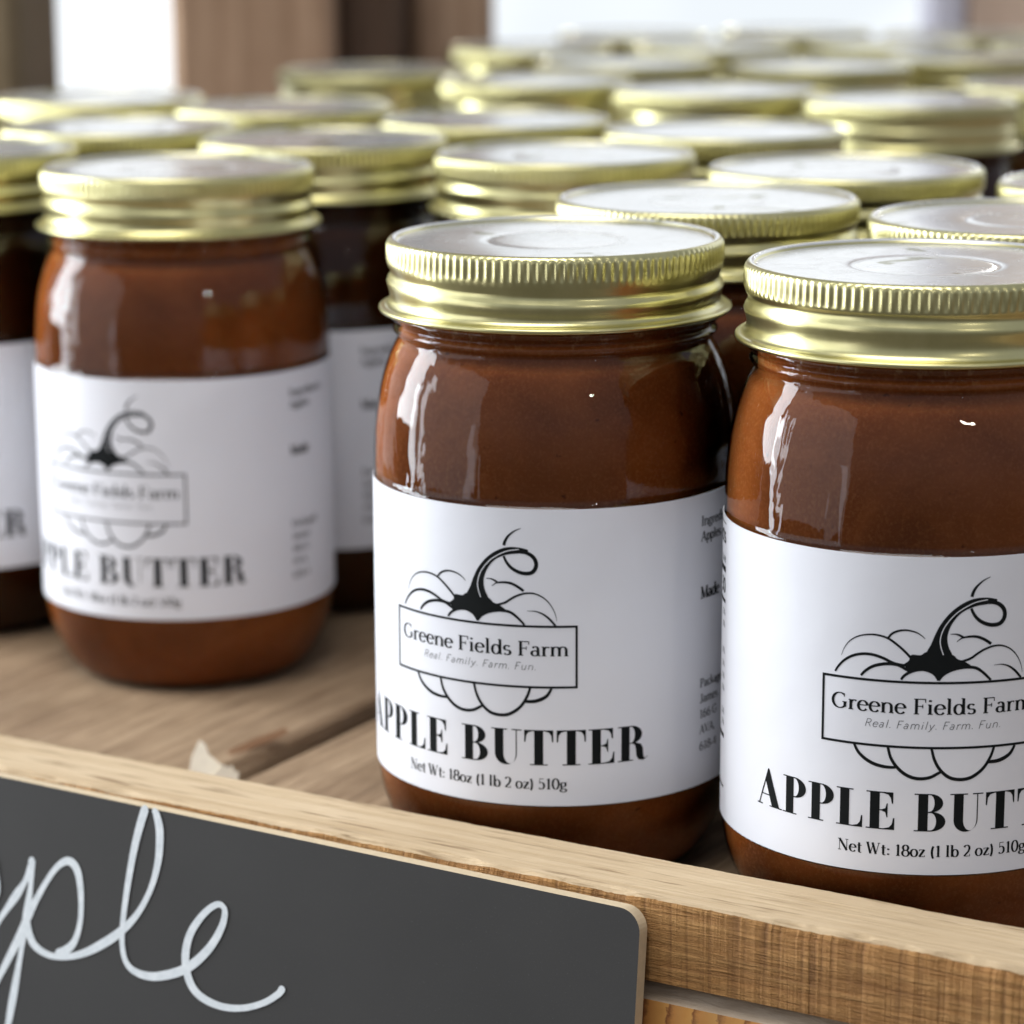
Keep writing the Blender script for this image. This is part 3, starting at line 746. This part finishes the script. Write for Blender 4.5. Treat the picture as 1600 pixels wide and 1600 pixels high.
for i, j in enumerate(JARS): jar(*j, dark=i in (3, 4, 5, 6, 7, 11, 13, 14, 17, 18, 19))
FARL = ['leftmost jar of the far row just behind the last clear lids at right', 'middle jar of the far row just behind the last clear lids at right', 'rightmost jar of the far row just behind the last clear lids at right',
        'very blurred jar beside the brown posts, second row from the back', 'very blurred jar at centre of the second row from the back', 'very blurred jar right of centre in the second row from the back',
        'leftmost jar of the farthest row, melting into the bright sky', 'middle jar of the farthest row, melting into the bright sky', 'rightmost jar of the farthest row, below the grey post',
        'very blurred jar at the right edge below the tan post']
for k, (x, y) in enumerate(FAR):
    jar(x, y, (k * 67) % 360, FARL[k], k * 41)

# ------------------------------------------------------------------ chalkboard sign leaning on the rail
TILT = R_(5)
BN = -NV * math.cos(TILT) + ZV * math.sin(TILT); BD = -ZV * math.cos(TILT) - NV * math.sin(TILT)
BO = NV * 428.3 + ZV * 15.7
sign = empty('chalkboard_sign', (BO + TV * -345 + BD * 60) * MM)
prop(sign, 'charcoal chalkboard sign with white cursive lettering leaning on the front rail', 'sign')
bm_ = Matrix.Identity(4)
for k in range(3): bm_[k][0] = TV[k]; bm_[k][1] = -BD[k]; bm_[k][2] = BN[k]; bm_[k][3] = BO[k] * MM
inv_s = Matrix.Translation(sign.location).inverted()
def panel():
    tr, tl, dt, db, rad = -225.35, -465., -.06, 92., 4.2
    def top(t): return .0094 * (t + 225)
    pts = []
    def corner(cx, cy, a0, a1): pts.extend(arc(cx, cy, rad, rad, a0, a1, 8))
    corner(tr - rad, -(dt) - rad, 90, 0) ; corner(tr - rad, -db + rad, 0, -90); corner(tl + rad, -db + rad, -90, -180); corner(tl + rad, -dt - rad, 180, 90)
    pts2 = []
    for x, y in pts:
        a = -.0094                               # slightly turned in its own plane
        dx, dy = x + 225, y
        pts2.append((-225 + dx * math.cos(a) - dy * math.sin(a), dx * math.sin(a) + dy * math.cos(a)))
    n = len(pts2); th = 3.0
    V = [(x, y, 0) for x, y in pts2] + [(x, y, -th) for x, y in pts2]
    F = [tuple(range(n))[::-1], tuple(n + i for i in range(n))] + [(i, (i + 1) % n, n + (i + 1) % n, n + i) for i in range(n)]
    me = mesh('panel', [Vector(v) * MM for v in V], F, [M['board'], M['ply']], False, [0] + [1] * (n + 1))
    bm = bmesh.new(); bm.from_mesh(me); bmesh.ops.recalc_face_normals(bm, faces=bm.faces); bm.to_mesh(me); bm.free()
    o = link('panel', me, sign); o.matrix_local = inv_s @ bm_
panel()
CH = [[(-376.64,31.4),(-375.15,29.92),(-371.47,25.03),(-368.55,20.91),(-366.75,17.61),(-366.27,15.62)],
[(-366.27,15.3),(-366.48,20.54),(-367.41,26.69),(-368.48,33.49),(-370.26,42.89),(-372.14,52.37),(-373.19,57.47)],
[(-379.37,52.02),(-375.68,43.96),(-372.75,38.53),(-369.47,32.47),(-366.95,27.2),(-364.08,21.9),(-360.5,16.51),(-357.62,14.0),(-355.58,14.0),(-354.09,15.98),(-353.27,20.55),(-353.37,25.89),(-354.73,30.3),(-356.88,32.61),(-359.06,33.8)],
[(-367.23,28.45),(-366.74,30.76),(-365.21,33.17),(-361.62,34.47),(-357.21,34.16),(-352.14,32.3),(-347.15,29.28),(-342.92,26.01),(-338.76,21.55),(-335.52,15.61),(-333.86,9.53),(-333.66,3.72),(-334.51,0.41),(-334.9,-.2)],
[(-337.4,-.4),(-338.65,3.41),(-340.06,8.86),(-341.56,17.27),(-342.46,24.46),(-342.42,29.15),(-341.2,32.44),(-338.46,33.85),(-334.21,33.79),(-328.65,31.83),(-324.56,29.23),(-320.54,25.0),(-317.93,20.48),(-317.21,17.2),(-318.27,15.96),(-320.1,16.58),(-322.77,19.08),(-325.42,23.03),(-326.55,27.3),(-326.16,31.28),(-324.41,34.42),(-321.25,36.12),(-316.77,36.66),(-312.02,35.88),(-307.36,33.91),(-304.08,31.54),(-303.12,30.33)],
[(-378.4,15.44),(-376.25,17.47),(-375.44,20.94),(-375.83,25.22),(-377.44,28.53)]]
def chalk():
    V = []; F = []
    for si, s in enumerate(CH):
        pr = Print(); pts = smooth(s, 6)
        pr.ribbon(pts, lambda u, dx, dy: 1.6 * (1 + .20 * math.sin(u * 17 + si * 2)) )
        # round ends
        for e, o in ((0, 1), (-1, -2)):
            cx, cy = pts[e]; b = len(pr.V); pr.V += [(cx, cy)] + arc(cx, cy, .78, .78, 0, 360, 14)
            pr.F += [(b, b + 1 + i, b + 2 + i) for i in range(14)]
        ns = 2 * len(pts); b = len(V)          # the pen layer rises a hair along the stroke, so crossings stay clean
        V += [Vector((x, -d + .45, .05 + .03 * si + (.025 * i / ns if i < ns else -.004))) * MM for i, (x, d) in enumerate(pr.V)]; F += [tuple(i + b for i in f) for f in pr.F]
    me = mesh('lettering', V, F, [M['chalk']], False)
    o = link('lettering', me, sign); o.matrix_local = inv_s @ bm_
chalk()

# ------------------------------------------------------------------ posts and blurred things behind
def post(name, x0, x1, y0, y1, z1, mat, label, rz=0, z0=0.0):
    w, d = (x1 - x0) / 2 * MM, (y1 - y0) / 2 * MM
    b = .004
    V = []; F = []
    ring = [(-w + b, -d), (w - b, -d), (w, -d + b), (w, d - b), (w - b, d), (-w + b, d), (-w, d - b), (-w, -d + b)]
    zs = [z0, z1]
    for z in zs:
        for x, y in ring: V.append((z, x, y))     # grain along local X
    n = 8
    F = [tuple(range(n)), tuple(n + i for i in reversed(range(n)))] + [(i, n + i, n + (i + 1) % n, (i + 1) % n) for i in range(n)]
    me = mesh(name, V, F, [mat], False)
    bm = bmesh.new(); bm.from_mesh(me); bmesh.ops.recalc_face_normals(bm, faces=bm.faces); bm.to_mesh(me); bm.free()
    o = link(name, me)
    o.matrix_world = Matrix.Translation(((x0 + x1) / 2 * MM, (y0 + y1) / 2 * MM, 0)) @ Matrix.Rotation(rz, 4, 'Z') @ Matrix(((0, 1, 0, 0), (0, 0, 1, 0), (1, 0, 0, 0), (0, 0, 0, 1)))
    prop(o, label, 'post')
post('wooden_post', -300, -171, 1000, 1090, .75, M['posto'], 'dim brown wooden post at the top left corner')
post('wooden_post', -137, -71, 1160, 1250, .75, M['post'], 'broad brown post right of the white gap')
post('wooden_post', -71, -44, 1190, 1270, .75, M['postd'], 'dark narrow strip, the shadowed face between the two brown posts')  # a post face in shadow, its shade painted into the wood colour
post('wooden_post', -43, -7, 1230, 1300, .75, M['post'], 'brown post at the left end of the bright sky')
post('wooden_post', 200, 218, 1370, 1410, .75, M['postg'], 'narrow bluish grey post at the upper right')
post('wooden_post', 219, 300, 1375, 1440, .75, M['postt'], 'pale tan post at the top right corner')

# ------------------------------------------------------------------ splinters in the plank gap
def flake(name, t, n, z, pts, th, rot, mat, label, cat='wood chip'):
    V = [(x, 0, y) for x, y in pts] + [(x * .9, th, y * .95) for x, y in pts]
    k = len(pts)
    F = [tuple(range(k)), tuple(k + i for i in reversed(range(k)))] + [(i, (i + 1) % k, k + (i + 1) % k, k + i) for i in range(k)]
    me = mesh(name, [Vector(v) * MM for v in V], F, [mat], False)
    bm = bmesh.new(); bm.from_mesh(me); bmesh.ops.recalc_face_normals(bm, faces=bm.faces); bm.to_mesh(me); bm.free()
    o = link(name, me); o.location = fr(t, n, z); o.rotation_euler = rot
    prop(o, label, cat)
flake('wood_chip', -371.2, 492, 0, [(-3, 0), (3.2, 0), (4.6, 2.6), (2.6, 3.9), (.6, 5.0), (-.9, 7.4), (-2.2, 7.9), (-3.2, 4)], 1.6, (R_(-30), R_(5), R_(-12)), M['chip'], 'pale pointed flake standing beside the plank gap')
flake('wood_chip', -364.8, 493, -1.0, [(-2.6, 0), (2.4, 0), (3.1, 1.9), (2.0, 2.3), (1.9, 3.6), (.8, 3.4), (-.3, 4.3), (-1.6, 3.2), (-2.9, 2)], 1.8, (R_(-24), R_(-8), R_(10)), M['chip'], 'small whitish jagged chip behind the rail by the plank gap')
flake('splinter', -374.5, 508, -.5, [(-1, 0), (6, .5), (14, 1.2), (16.5, 2.0), (16, 3.0), (8, 2.6), (0, 1.5)], 1.3, (R_(-35), R_(-4), R_(36)), M['stick'], 'reddish wood splinter lying along the plank gap', 'splinter')
